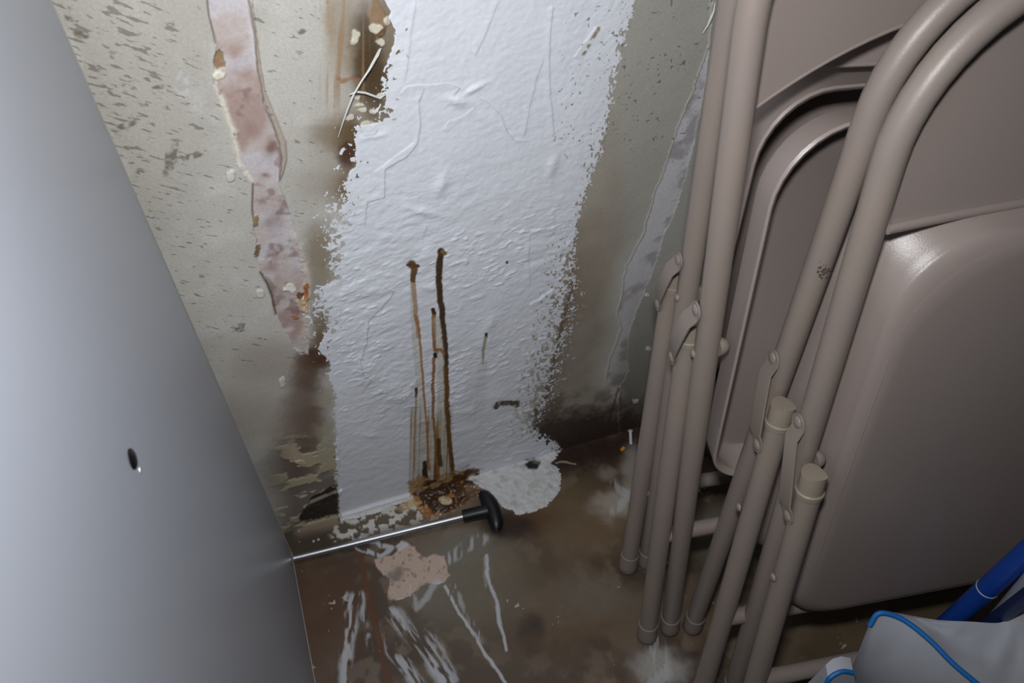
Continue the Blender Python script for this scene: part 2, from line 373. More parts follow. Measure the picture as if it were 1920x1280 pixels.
# spalled base, left of the patch
zb = sst(py + jy * 18 - (px - 560) * .1, 800, 850) * sst(640 - px, 0, 8) * sst(px, 490, 560)
cream = zb * sst(fbm(px / 34, py / 16 + px / 60, 4, 51), .46, .54)
col = mixc(col, srgb(88, 68, 54), zb * .75); col = mixc(col, srgb(192, 178, 150), cream * .9); hgt = hgt + cream * .0018
yl = np.exp(-((px - 612) / 20) ** 2) * sst(py, 700, 760) * sst(905 - py, 0, 30)
col = mixc(col, srgb(176, 170, 148), yl * sst(mid, .4, .56) * .85)
hole = poly_in(px, py, [(566, 958), (556, 968), (560, 984), (640, 968), (637, 925), (633, 905), (612, 915), (585, 930)]) + jx * 5
mk = sst(hole, 0, 5); col = mixc(col, srgb(38, 24, 17), mk); hgt = hgt - mk * .004
d, t = seg_dist(px, py, [(570, 950), (605, 935), (640, 918)]); mk = 1 - sst(d, 1.5, 3.5); col = mixc(col, srgb(150, 140, 124), mk); hgt = hgt + mk * .003

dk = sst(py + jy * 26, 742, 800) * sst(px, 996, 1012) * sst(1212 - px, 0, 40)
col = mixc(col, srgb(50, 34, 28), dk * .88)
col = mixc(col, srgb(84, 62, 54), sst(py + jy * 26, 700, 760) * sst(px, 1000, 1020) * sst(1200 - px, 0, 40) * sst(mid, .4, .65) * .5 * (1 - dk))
for cx, cy, rx, ry, c in [(543, 541, 11, 9, (226, 222, 212)), (566, 566, 10, 13, (196, 172, 142)), (573, 545, 6, 14, (168, 104, 56)), (560, 552, 7, 6, (120, 82, 48)), (574, 575, 7, 8, (206, 180, 150)), (481, 468, 5, 11, (128, 104, 76)), (482, 415, 5, 12, (150, 124, 92)), (412, 141, 11, 6, (232, 226, 206)), (556, 595, 5, 3, (176, 120, 80))]:
    q = ((px - cx + jx * 8) / rx) ** 2 + ((py - cy + jy * 8) / ry) ** 2; mk = 1 - sst(q, .75, 1.15)
    col = mixc(col, srgb(*c), mk); hgt = hgt + mk * (.0012 + (fine - .5) * .0012)
# --- relief of the painted patch
pin = sst(sd, 2, 14)
ca, sa = math.cos(-0.38), math.sin(-0.38); A = px * ca + py * sa; B = -px * sa + py * ca
wr = fbm(A / 42, B / 13, 4, 61); wr2 = fbm(A / 16, B / 7, 3, 63)
low = sst(py, 280, 480)
hgt = hgt + pin * ((wr - .5) * .0020 * (.22 + .78 * low) * sst(fbm(px / 120, py / 120, 2, 66), .3, .55) + (wr2 - .5) * .0007 * (.25 + .75 * low) + (fine - .5) * .0005)
# sharp little wrinkles
bm1 = np.clip(fbm(A / 15, B / 6, 2, 71) - .60, 0, 1); bm2 = np.clip(vn(A / 26, B / 9, 75) - .72, 0, 1)
hgt = hgt + pin * (bm1 * .0036 + bm2 * .0018) * (.12 + .88 * low) * sst(fbm(px / 90, py / 90, 2, 79), .35, .62)
hgt = hgt + pin * (vn(px / 5.5, py / 5.5, 77) - .5) * .00013
for cx, cy, rx, ry, ang, a in [(828, 342, 13, 26, .35, 2.6), (858, 188, 22, 11, .2, 2.4), (800, 478, 22, 22, 0, 2.2), (918, 606, 14, 26, .35, 2.4), (742, 735, 42, 28, .2, 3.0), (868, 738, 20, 36, 0, 2.2), (806, 540, 22, 10, 0, 1.5),
                               (690, 700, 30, 20, 0, 1.2), (1035, 310, 10, 24, .3, 2.2), (915, 640, 20, 14, 0, 1.2), (640, 380, 14, 20, 0, 1.2), (790, 395, 40, 8, .2, 1.5), (975, 455, 10, 5, 0, 1.6), (695, 815, 20, 7, 0, 1.5), (880, 770, 18, 8, -.3, 1.6),
                               (940, 745, 26, 16, 0, 1.4), (700, 545, 34, 10, -.3, 1.3), (890, 165, 30, 6, -.5, 1.6), (700, 255, 24, 6, -.2, 1.2), (615, 372, 24, 20, 0, 1.0), (1000, 860, 22, 14, 0, 1.5)]:
    c_, s_ = math.cos(ang), math.sin(ang); dx = px - cx + jx * 3; dy = py - cy + jy * 3
    q = ((dx * c_ + dy * s_) / rx) ** 2 + ((-dx * s_ + dy * c_) / ry) ** 2
    hgt = hgt + np.exp(-q * 1.4) * a * .001 * pin
# creases and cracks in the paint film (raised on one side)
over = np.zeros((len(X), 4), np.float32)
def add_over(i, rgb, a):
    a = np.clip(a, 0, 1).astype(np.float32); o = over[i]; na = a + o[:, 3] * (1 - a); w = np.where(na > 0, a / np.maximum(na, 1e-6), 0)
    over[i, :3] = o[:, :3] * (1 - w[:, None]) + np.array(srgb(*rgb), np.float32) * w[:, None]; over[i, 3] = na
for pts, wd, hh, dk in [([(780, 0), (770, 60), (765, 110), (758, 152)], 2.0, .7, .12), ([(935, 0), (918, 40), (905, 75), (890, 105)], 3, .7, .1),
                    ([(1036, 0), (1030, 80), (1029, 160), (1034, 210), (1038, 260)], 2.4, .9, .15), ([(1020, 105), (1005, 150), (992, 200), (982, 260)], 2.2, .6, .1),
                    ([(748, 180), (762, 163), (800, 160), (840, 157), (862, 163), (852, 178)], 2, .8, .3), ([(795, 165), (785, 190), (788, 230), (783, 268), (760, 295), (722, 315), (720, 370), (688, 378), (683, 425)], 1.6, .6, .35),
                    ([(895, 182), (912, 190), (940, 215), (950, 245), (965, 262), (990, 265)], 1.6, .6, .3), ([(832, 245), (842, 228), (870, 218), (892, 200)], 1.8, .7, .2),
                    ([(700, 325), (735, 298), (780, 265)], 3, .9, .05), ([(640, 545), (665, 530), (705, 518)], 2.5, .9, .05), ([(720, 540), (738, 545), (730, 560), (705, 585), (692, 600), (688, 640), (675, 680), (680, 700), (695, 710), (680, 735)], 1.6, .6, .35),
                    ([(992, 572), (1015, 558), (1038, 542)], 3, 1.4, 0), ([(835, 590), (860, 580), (868, 565), (900, 555), (915, 545)], 1.6, .6, .25), ([(880, 870), (862, 878), (856, 892)], 1.8, .5, .5), ([(993, 440), (990, 480), (993, 540)], 2, .6, .08),
                    ([(962, 435), (1000, 432), (1045, 425)], 2, .7, .05), ([(800, 420), (790, 455)], 1.5, .5, .1), ([(1075, 110), (1092, 85), (1110, 62), (1120, 48)], 2.5, .9, 0), ([(610, 370), (615, 400), (618, 430)], 1.5, .5, .1)]:
    i = local(px, py, pts, 24)
    d, t = seg_dist(px[i] + jx[i] * 2, py[i] + jy[i] * 2, pts)
    side = np.zeros(len(i)); bd = np.full(len(i), 1e9)
    for a_, b_ in zip(pts[:-1], pts[1:]):
        dx_, dy_ = b_[0] - a_[0], b_[1] - a_[1]; tt_ = np.clip(((px[i] - a_[0]) * dx_ + (py[i] - a_[1]) * dy_) / (dx_ * dx_ + dy_ * dy_), 0, 1)
        dd_ = np.hypot(px[i] - a_[0] - tt_ * dx_, py[i] - a_[1] - tt_ * dy_); cr_ = dx_ * (py[i] - a_[1]) - dy_ * (px[i] - a_[0]); m_ = dd_ < bd
        bd = np.where(m_, dd_, bd); side = np.where(m_, np.sign(cr_), side)
    endf = sst(t, 0, .08) * sst(1 - t, 0, .08)
    hgt[i] = hgt[i] + np.where(side > 0, np.exp(-(d / (wd * 4)) ** 2), np.exp(-(d / 1.6) ** 2)) * hh * .00075 * endf
    if dk: add_over(i, (70, 68, 66), np.exp(-(d / 1.1) ** 2) * dk)
# light coat that missed pits, upper right of the patch
pit = sst(vn(px / 4.2, py / 4.2, 81), .86, .93) * sst(vn(px / 26, py / 26, 83), .38, .5) * sst(px, 1030, 1050) * sst(330 - py, 0, 60)
i = np.nonzero(pit > .01)[0]; add_over(i, (110, 104, 90), pit[i] * .85); hgt = hgt - pit * .0004
i = local(px, py, [(1122, 50), (1100, 90)], 14); d, t = seg_dist(px[i], py[i], [(1122, 52), (1112, 68), (1100, 90), (1090, 108)])
add_over(i, (150, 138, 110), (1 - sst(d, 1.5, 5)) * sst(fine[i], .35, .5))
for pts, r in [([(930, 765), (938, 758), (952, 755), (970, 760)], 7.5), ([(951, 494), (952, 496)], 3.5)]:
    i = local(px, py, pts, 20); d, t = seg_dist(px[i] + jx[i] * 4, py[i] + jy[i] * 4 + np.abs(px[i] - 950) * .12, pts); add_over(i, (84, 78, 58), (1 - sst(d, r * .5, r)) * sst(fine[i] + .2, .4, .6)); hgt[i] -= (1 - sst(d, r * .5, r)) * .001
# drip stains
def drip(pts, w0, w1, rgb, a, jit=1.5, fade=0.0):
    i = local(px, py, pts, 30); d, t = seg_dist(px[i] + jx[i] * jit, py[i], pts); w = w0 + (w1 - w0) * t
    add_over(i, rgb, (1 - sst(d, w * .55, w)) * a * (1 - fade * t))
zf = sst(py, 740, 800) * sst(px, 764, 774) * sst(852 - px, 0, 10) * sst(910 - py, 0, 12)
stk = vn(px / 2.6 + py * .01, py / 260, 91) * .6 + vn(px / 7, py / 120, 93) * .4
i = np.nonzero(zf > .01)[0]
add_over(i, (168, 156, 122), zf[i] * .5); add_over(i, (140, 98, 44), zf[i] * sst(stk[i], .5, .7) * .85)
add_over(i, (96, 60, 26), zf[i] * sst(stk[i], .62, .78) * sst(py[i], 800, 880) * .7)
drip([(773, 500), (774, 560), (778, 640), (786, 720), (790, 760)], 6, 9, (176, 166, 140), .55, 1.5, .6)
drip([(774, 505), (775, 540), (780, 590), (785, 630)], 6, 5, (168, 138, 114), .85)
drip([(778, 590), (786, 620), (790, 680), (795, 740), (800, 800), (805, 880)], 3.2, 2.5, (168, 112, 62), .9)
drip([(772, 496), (776, 500), (774, 525)], 11, 6, (104, 78, 54), 1.0, 3)
drip([(764, 497), (784, 498)], 4, 4, (92, 66, 46), 1.0, 3)
drip([(826, 470), (822, 500), (823, 530), (828, 580), (834, 640), (836, 700)], 8.5, 6.5, (74, 56, 36), 1.0, 3)
drip([(836, 690), (838, 760), (842, 820), (848, 880), (850, 900)], 6.5, 5, (104, 74, 36), 1.0, 2.5)
drip([(829, 470), (834, 474)], 5, 5, (120, 98, 70), 1.0, 3)
drip([(812, 580), (813, 588)], 5, 5, (58, 48, 30), 1.0, 2)
drip([(813, 592), (814, 620), (814, 650), (820, 660), (814, 672), (811, 720), (812, 780), (818, 850), (822, 900)], 5, 3, (150, 98, 48), .95, 2)
drip([(818, 600), (824, 640), (826, 700), (828, 780), (832, 880)], 9, 9, (188, 180, 156), .5, 2)
drip([(814, 655), (826, 655), (832, 662)], 4, 4, (160, 104, 48), .9)
drip([(816, 664), (817, 668)], 4.5, 4, (28, 26, 26), 1.0)
drip([(780, 728), (780, 742)], 4, 3, (84, 58, 40), 1.0); drip([(780, 740), (778, 800), (776, 880)], 3, 2.5, (156, 122, 70), .7)
drip([(796, 866), (796, 885), (800, 900)], 5, 7, (52, 36, 24), 1.0); drip([(822, 824), (823, 845), (826, 870)], 5, 6, (84, 60, 34), .95)
drip([(911, 624), (910, 632)], 3.5, 3, (60, 56, 40), 1.0); drip([(909, 632), (906, 655), (905, 680)], 4, 3, (160, 156, 134), .9); drip([(905, 680), (900, 740), (897, 800)], 12, 14, (188, 190, 184), .35, 2, .6)
# rust pool where the drips reach the joint
q = poly_in(px + jx * 10, py + jy * 10, [(764, 900), (790, 888), (812, 893), (846, 888), (880, 872), (906, 878), (900, 900), (880, 905), (900, 950), (800, 970), (768, 935)])
i = np.nonzero(q > -3)[0]; mk = sst(q[i], -3, 6)
add_over(i, (158, 118, 62), mk * .9); add_over(i, (70, 42, 22), mk * sst(rough_n[i], .42, .55) * sst(px[i], 785, 800) * .95); hgt[i] += mk * (rough_n[i] - .4) * .005
# white lip along the bottom of the patch
lip = np.exp(-((Z - .004) / .0035) ** 2) * sst(sd, 0, 6) * sst(775 - px, 0, 10); hgt = hgt + lip * .0045
q = poly_in(px + jx * 5, py + jy * 5, [(984, 862), (1002, 858), (1018, 868), (1004, 880), (985, 878)]); i = np.nonzero(q > -2)[0]; add_over(i, (34, 28, 22), sst(q[i], -2, 3))

paint = (sd + 0.0) / 20.0
pamp = np.full(len(X), .35, np.float32)
pamp += 7.5 * np.exp(-((py - 395) / 45) ** 2) * (sdl < 30) * (px < 760)
pamp += 7.0 * np.exp(-((py - 470) / 50) ** 2) * (px < 760) + 7.0 * np.exp(-((py - 575) / 45) ** 2) * (px < 760) + 4.5 * np.exp(-((py - 200) / 45) ** 2) * (px < 760) + 1.4 * sst(py, 690, 760) * (px < 760) * sst(930 - py, 0, 30)
pamp += (px > 900) * (2.0 + 9.0 * sst(py, 430, 600) * sst(820 - py, 0, 60))
paint = np.where(sd > 60, np.maximum(paint, 6.0), paint); 
spk = fbm(px / 7.5 + jx, py / 8.5 + jy, 3, 201); outw = np.clip(-sd, 0, 200); paint = np.where(sd < 0, -(outw / 18.0) - .02, paint)
g_ = lambda c_, w_: np.exp(-((py - c_) / w_) ** 2)
zo = (g_(395, 38) + .8 * g_(590, 40) + .7 * g_(300, 40) + .6 * g_(700, 30) + .8 * g_(205, 30)).clip(0, 1) * (px < 760) * sst(sdl, -52, -2)
paint = np.where((sd < 2) & (zo > .02), np.maximum(paint, (spk - (.80 - .27 * zo)) * 7), paint)
zi = ((g_(470, 50) + g_(220, 45) + .8 * g_(110, 50) + .9 * g_(390, 40) + .7 * g_(600, 40)).clip(0, 1) * sst(46 - sdl, 0, 44) * (px < 770) * (sdl > -2))
paint = np.where((sd > -2) & (zi > .02), np.minimum(paint, ((.80 - .25 * zi) - spk) * 7 + .02), paint)
spr = fbm(px / 4.2, py / 6.0, 3, 203)
zr_ = (sst(py, 400, 560) * sst(845 - py, 0, 30)) * sst(62 - sdr, 0, 60) * (sdr > -3) + .55 * sst(430 - py, 0, 30) * sst(26 - sdr, 0, 24) * (sdr > -3)
paint = np.where((zr_ > .02) & (px > 900), np.minimum(paint, ((.78 - .30 * zr_.clip(0, 1)) - spr) * 7 + .02), paint)
fleck = np.clip(.97 - 0.3 * sst(px, 560, 640) - .9 * m1 - .75 * sst(px, 900, 1100) - 1.2 * sst(py, 690, 800), -1.5, 1.15)
fleck = fleck + .28 * sst(480 - px, 0, 300) * sst(700 - py, 0, 300)
hgt = hgt + sst(sd, -1, 3) * .0004
fadeout = (X > -.2) & (X < .6) & (Z < 1.2)
hgt = np.where(fadeout, hgt, 0)
wall_mat = surf_material('old_plaster_wall', srgb(226, 229, 236), srgb(112, 105, 94), (0, math.radians(-33), 0), (80., 1., 300.))
wall = grid_surface('wall_back', XA, ZA, np.stack([X, -hgt, Z], -1), wall_mat,
                    {'col': col, 'over': over, 'paint': paint, 'pamp': pamp, 'fleck': fleck})
tag(wall, kind='structure')

# ================================================================== FLOOR
XF = axis(-.62, -.13, .62, 1.16, .0011, .03)
YF = np.concatenate([np.arange(-1.5, -.45, .04), np.arange(-.45, 0.004, .0011)])
X, Y = np.meshgrid(XF, YF); X = X.ravel(); Y = Y.ravel()
px, py = project(X, Y, np.zeros_like(X)); px = px.astype(np.float32); py = py.astype(np.float32)
big = fbm(X * 14, Y * 14, 4, 101); mid = fbm(X * 45, Y * 45, 4, 102); fine = fbm(X * 200, Y * 200, 3, 103); rough_n = fbm(X * 90, Y * 90, 4, 104)
jx = (fbm(X * 60, Y * 60, 5, 105) - .5) * 2; jy = (fbm(X * 60, Y * 60, 5, 111) - .5) * 2
col = np.tile(np.array(srgb(112, 95, 79), np.float32), (len(X), 1))
col = mixc(col, srgb(68, 54, 43), sst(big, .40, .6) * .85); col = mixc(col, srgb(140, 126, 110), sst(mid, .52, .7) * .5)
hgt = (mid - .5) * .0006
def blob(cx, cy, rx, ry, rgb, a, ang=0, sharp=False, j=10):
    global col
    c_, s_ = math.cos(ang), math.sin(ang); dx = px - cx + jx * j; dy = py - cy + jy * j
    q = ((dx * c_ + dy * s_) / rx) ** 2 + ((-dx * s_ + dy * c_) / ry) ** 2
    m = (1 - sst(q, .8, 1.1)) if sharp else np.exp(-q * q * .6)
    col = mixc(col, srgb(*rgb), np.clip(m * a, 0, 1)); return m * a
blob(600, 1130, 90, 130, (86, 62, 46), .9); blob(600, 1010, 90, 34, (66, 58, 50), .9); blob(880, 1090, 110, 90, (126, 122, 108), .75); blob(1000, 1120, 150, 120, (104, 88, 66), .5)
blob(1080, 960, 90, 60, (110, 92, 66), .8); blob(1140, 1000, 60, 40, (120, 98, 72), .5); blob(1000, 1220, 120, 60, (92, 76, 58), .5); blob(990, 1180, 24, 26, (74, 58, 44), .8)
blob(1100, 850, 130, 26, (46, 31, 25), .95, -.28); blob(985, 972, 60, 26, (92, 60, 34), .85); blob(955, 985, 48, 22, (44, 28, 18), 1., .1)  # last blob: shade right of the rod handle, painted over the brown stain
blob(1120, 1120, 70, 36, (112, 106, 94), .6, .1, j=16); blob(1190, 1160, 60, 22, (108, 96, 78), .5, j=16); blob(870, 1030, 60, 26, (120, 116, 108), .6, -.2)
blob(996, 1190, 22, 34, (58, 44, 34), .7, j=14); blob(1060, 1190, 90, 16, (96, 70, 46), .5, -.2)
blob(1700, 1150, 300, 120, (112, 98, 76), .75); blob(1370, 1010, 60, 60, (124, 122, 112), .7)
blob(1160, 940, 46, 28, (186, 176, 164), .75, -.3, j=16); blob(1190, 870, 20, 36, (176, 168, 160), .6, j=12); blob(1240, 1250, 50, 30, (190, 186, 180), .75, j=18); blob(1140, 885, 18, 12, (170, 160, 150), .5)
# pale filler patch
q = poly_in(px + jx * 12, py + jy * 12, [(702, 1048), (735, 1030), (758, 1010), (770, 1022), (800, 1042), (838, 1036), (840, 1060), (848, 1080), (830, 1092), (790, 1102), (770, 1122), (722, 1120), (728, 1100), (712, 1070)])
mk = sst(q, -1, 3); col = mixc(col, srgb(206, 184, 168), mk * .9); col = mixc(col, srgb(140, 110, 92), mk * sst(fine, .62, .74) * .7); hgt += mk * .0008
blob(740, 1078, 20, 9, (120, 110, 106), .8, -.5)
q = poly_in(px + jx * 8, py + jy * 8, [(738, 1022), (752, 1010), (768, 1022), (745, 1035)]); col = mixc(col, srgb(205, 205, 210), sst(q, 0, 3))
# debris band of flaked paint along the joint
band = np.exp(-((py - (985 - (px - 660) * .28)) / 24) ** 2) * sst(px, 610, 640) * sst(850 - px, 0, 30)
fl_ = fbm(px / 13, py / 9, 4, 121)
col = mixc(col, srgb(98, 88, 74), band * .8); col = mixc(col, srgb(206, 202, 194), np.clip(band * 1.6, 0, 1) * sst(fl_, .52, .57)); hgt += band * sst(fl_, .5, .57) * .003
col = mixc(col, srgb(206, 176, 130), np.exp(-(((px - 775) / 34) ** 2 + ((py - 945) / 16) ** 2)) * .9 * sst(mid, .4, .5))
bandL = np.exp(-((py - (985 - (px - 590) * .2)) / 12) ** 2) * sst(px, 545, 560) * sst(640 - px, 0, 10); col = mixc(col, srgb(150, 132, 112), bandL * .8); hgt += bandL * .002
# rust crust at the joint
q = poly_in(px + jx * 12, py + jy * 12, [(764, 925), (800, 900), (846, 893), (905, 900), (912, 925), (880, 945), (840, 960), (800, 972), (780, 955)])
mk = sst(q, -3, 6); col = mixc(col, srgb(168, 116, 56), mk * .85); col = mixc(col, srgb(62, 38, 22), mk * sst(rough_n + (px - 800) * .001, .42, .52)); hgt += mk * (.0015 + (rough_n - .4) * .012)
blob(836, 939, 15, 8, (206, 184, 150), 1., j=6, sharp=True); blob(888, 925, 22, 16, (128, 100, 76), .8)
# white paint spill
P1 = [(880, 874), (872, 884), (873, 896), (900, 915), (923, 927), (940, 950), (970, 963), (1000, 958), (1027, 947), (1046, 930), (1053, 900), (1046, 878), (1033, 868), (1060, 835), (1000, 820), (905, 850)]
q = poly_in(px + jx * 4, py + jy * 4, P1); paint = np.where(q > 0, q / 18, q / 12).astype(np.float32); pamp = np.full(len(X), 1.1, np.float32)
hgt += sst(q, 0, 8) * (.0015 + (fine - .5) * .0026 + (rough_n - .5) * .003)
qh = poly_in(px + jx * 8, py + jy * 8, [(984, 868), (1000, 862), (1016, 866), (1010, 880), (990, 884)])
# thin skin at left under the patch
q2 = poly_in(px + jx * 4, py + jy * 3, [(636, 966), (700, 944), (770, 922), (775, 932), (720, 956), (640, 978)]); paint = np.maximum(paint, np.where(q2 > 0, q2 / 6 + .1, q2 / 8)); hgt += sst(q2, 0, 5) * .002
over = np.zeros((len(X), 4), np.float32)
k_ = np.nonzero(qh > -3)[0]; add_over(k_, (34, 28, 22), sst(qh[k_], -3, 2)); k_ = np.nonzero(q > 0)[0]; add_over(k_, (150, 140, 122), sst(rough_n[k_], .58, .72) * .35)
def smear(pts, w, a, rgb=(196, 198, 204), brk=.5, stx=6, sty=30, ang=0):
    i = local(px, py, pts, w * 2 + 12); d, t = seg_dist(px[i] + jx[i] * 5, py[i] + jy[i] * 5, pts)
    c_, s_ = math.cos(ang), math.sin(ang); u = px[i] * c_ + py[i] * s_; v = -px[i] * s_ + py[i] * c_
    k = fbm(u / stx, v / sty, 3, 131)
    add_over(i, rgb, (1 - sst(d, w * .3, w)) * sst(k, brk - .12, brk + .1) * a)
smear([(912, 1040), (912, 1075), (930, 1130), (940, 1180), (948, 1220)], 4.5, .85, brk=.2); smear([(912, 1050), (916, 1095)], 12, .4)
smear([(835, 1100), (860, 1150), (890, 1190), (915, 1235), (945, 1280)], 4.5, .9, brk=.3); smear([(850, 1098), (880, 1160), (900, 1200)], 9, .5)
smear([(905, 1010), (870, 1025), (838, 1050)], 16, .6); smear([(820, 1090), (800, 1120), (780, 1140), (770, 1100)], 10, .55)
smear([(738, 1150), (770, 1190), (800, 1220), (835, 1280)], 22, .85, ang=-.6); smear([(735, 1220), (760, 1250), (790, 1290)], 20, .8, ang=-.6); smear([(800, 1180), (830, 1230), (850, 1270)], 14, .6, ang=-.6)
smear([(655, 1120), (660, 1165), (650, 1220), (648, 1290)], 17, .85, ang=.1); smear([(680, 1115), (682, 1170)], 11, .7); smear([(690, 1190), (694, 1220)], 8, .6); smear([(712, 1190), (720, 1225)], 9, .7)
smear([(1148, 905), (1180, 930), (1150, 960)], 12, .5); smear([(1230, 1210), (1245, 1260), (1220, 1290)], 26, .5)
smear([(675, 1010), (700, 1015), (735, 1025), (715, 1040), (690, 1032)], 6, .85, brk=.3); smear([(660, 1005), (668, 1028), (690, 1036)], 3, .7, brk=.2)
smear([(1500, 1120), (1380, 1140)], 10, .3)
smear([(1040, 868), (1060, 866), (1078, 870)], 2.2, .8, (170, 160, 140), brk=.1); smear([(1180, 806), (1178, 832)], .1, 0)
i = local(px, py, [(587, 1012), (600, 1012)], 30)
for c in [(588, 1014), (597, 1011)]:
    d = np.hypot(px[i] - c[0], py[i] - c[1]); add_over(i, (200, 200, 200), 1 - sst(d, 1.5, 3))
# dried orange-brown run
i = local(px, py, [(672, 1040), (735, 1290)], 12); d, t = seg_dist(px[i], py[i], [(676, 1042), (683, 1080), (693, 1130), (708, 1190), (732, 1290)])
add_over(i, (96, 60, 34), (1 - sst(d, 4.5 + 1.5 * t, 7 + 1.5 * t)) * .9)
sp = sst(vn(px / 5, py / 5, 141) * vn(px / 30, py / 30, 143), .72, .8); i = np.nonzero(sp > .02)[0]; add_over(i, (200, 190, 176), sp[i] * .8)
floor_mat = surf_material('stained_floor', srgb(206, 207, 207), srgb(92, 74, 58), (0, 0, math.radians(30)), (120., 120., 1.), paint_noise=320., base_rough=.38, paint_rough=.6, bump=.3, bscale=500.)
floor = grid_surface('floor', XF, YF, np.stack([X, Y, hgt - .0004], -1), floor_mat,
                     {'col': col, 'over': over, 'paint': paint, 'pamp': pamp, 'fleck': np.full(len(X), .55, np.float32)})
tag(floor, kind='structure')

wr_ = mesh_obj('wall_right', *box_geo(1.15, 1.25, -1.5, 0.0, 0.0, 2.2), mat('side_wall_plaster', srgb(186, 182, 174), .7, bump=.4, bump_scale=200, mottle=.5, mottle_col=srgb(150, 144, 132), mottle_scale=6), None, False)
tag(wr_, kind='structure')
# thin flap of paint hanging off the wall
flap_mat = mat('paint_flap', srgb(222, 222, 218), .5, bump=.3)
pp = [(712, 92), (705, 108), (693, 130), (678, 152), (663, 178), (652, 205), (643, 230), (634, 258)]; ww = [3.2, 5, 4.5, 3.6, 3, 2.6, 2, .8]
V = []; F = []
for k, (p, w) in enumerate(zip(pp, ww)):
    y = -.004 - .010 * math.sin(k / 7 * math.pi) - .002
    c = Vector(at_y(p, y)); w *= .00045
    V += [c + Vector((-w, 0, -w * .5)), c + Vector((0, -w * .7, 0)), c + Vector((w, 0, w * .5)), c + Vector((0, w * .7, 0))]
for k in range(len(pp) - 1):
    for j in range(4): F.append((k * 4 + j, k * 4 + (j + 1) % 4, k * 4 + 4 + (j + 1) % 4, k * 4 + 4 + j))
F += [(3, 2, 1, 0), tuple(len(V) - 4 + j for j in range(4))]
o = mesh_obj('paint_flap', V, F, flap_mat, wall); o['label'] = 'thin white sliver of peeling paint'
V, F = tube_geo([at_y(p, y) for p, y in [((655, 178), -.006), ((668, 172), -.008), ((685, 174), -.006), ((712, 184), -.0025), ((722, 178), -.002)]], [.0004, .0009, .001, .0009, .0004], 8)
o = mesh_obj('paint_flap', V, F, flap_mat, wall)
V, F = tube_geo([at_y(p, y) for p, y in [((1341, 5), -.004), ((1338, 22), -.006), ((1333, 34), -.006), ((1327, 48), -.005), ((1317, 63), -.003)]], [.0004, .0009, .0013, .0009, .0004], 8)
o = mesh_obj('paint_flap', V, F, flap_mat, wall)

# ================================================================== CABINET
PX = -0.1025
cab_mat = mat('cabinet_enamel', srgb(182, 187, 198), .36, 0.30, bump=.05, bump_scale=60, spec=.6)
edge_mat = mat('worn_edge', srgb(190, 188, 182), .4, .6)
dark_mat = mat('dark_steel', srgb(44, 42, 42), .35, .8)
cab = bpy.data.objects.new('metal_cabinet', None); COL.objects.link(cab); cab.location = (PX - .2, -.36, 0)
tag(cab, 'grey enamelled steel cabinet standing beside the stained back wall', 'cabinet')
def cabpart(name, geo, m, smooth=False):
    V, F = geo; V = [Vector(v) - cab.location for v in V]
    return mesh_obj(name, V, F, m, cab, smooth)
y0c, y1c = -.033, -.70
def sheet(x, n_y=2):
    return box_geo(x - .0012, x, y1c, y0c, 0.0, 1.30)
cabpart('side_panel', sheet(PX), cab_mat)
cabpart('side_panel', box_geo(PX - .40, PX - .3988, y1c, y0c, 0, 1.30), cab_mat)
cabpart('back_panel', box_geo(PX - .3986, PX - .0014, y0c - .0012, y0c, 0.0, 1.30), cab_mat)
cabpart('top_panel', box_geo(PX - .3986, PX - .0014, y1c, y0c - .0014, 1.288, 1.30), cab_mat)
cabpart('base', box_geo(PX - .3986, PX - .0014, y1c + .01, y0c - .0014, 0.0, 0.05), cab_mat)
cabpart('door', box_geo(PX - .398, PX - .002, y1c - .018, y1c - .0005, 0.05, 1.285), cab_mat)
hd = mesh_obj('handle', *merge(tube_geo([Vector((PX - .33, y1c - .018, .80)) - cab.location, Vector((PX - .33, y1c - .045, .80)) - cab.location, Vector((PX - .33, y1c - .045, .92)) - cab.location, Vector((PX - .33, y1c - .018, .92)) - cab.location], .005, 10)), dark_mat, cab)
hd.parent = [c for c in cab.children if c.name.startswith('door')][0]
# folded bright edge along the rear and bottom
cabpart('edge_strip', box_geo(PX, PX + .0006, y0c - .0012, y0c + .0002, 0.0, 1.30), edge_mat)
cabpart('edge_strip', box_geo(PX, PX + .0006, y1c, y0c - .0012, 0.0, 0.0012), edge_mat)
sc = Vector(at_x((247, 860), PX)) - cab.location
g1 = dome_geo(sc + Vector((0.0, 0, 0)), (1, 0, 0), .0058, .0022, 18, 4)
o = mesh_obj('screw', *g1, dark_mat, cab); o['label'] = 'dark screw head'
def chip(p, w, h, rnd):
    c = Vector(at_x(p, PX)) - cab.location; r = random.Random(rnd); n = 9
    V = [c + Vector((.0007, 0, 0))] + [c + Vector((.0003, math.cos(2 * math.pi * k / n) * w * r.uniform(.6, 1.2), math.sin(2 * math.pi * k / n) * h * r.uniform(.6, 1.2))) for k in range(n)]
    V += [v + Vector((-.0003, 0, 0)) for v in V[1:]]
    F = [(0, 1 + k, 1 + (k + 1) % n) for k in range(n)] + [(1 + k, 1 + (k + 1) % n, 1 + n + (k + 1) % n, 1 + n + k) for k in range(n)]
    return mesh_obj('paint_chip', V, F, edge_mat, cab)
chip((243, 845), .0016, .0022, 1); chip((263, 881), .0018, .0018, 2); chip((251, 852), .0008, .0012, 3)

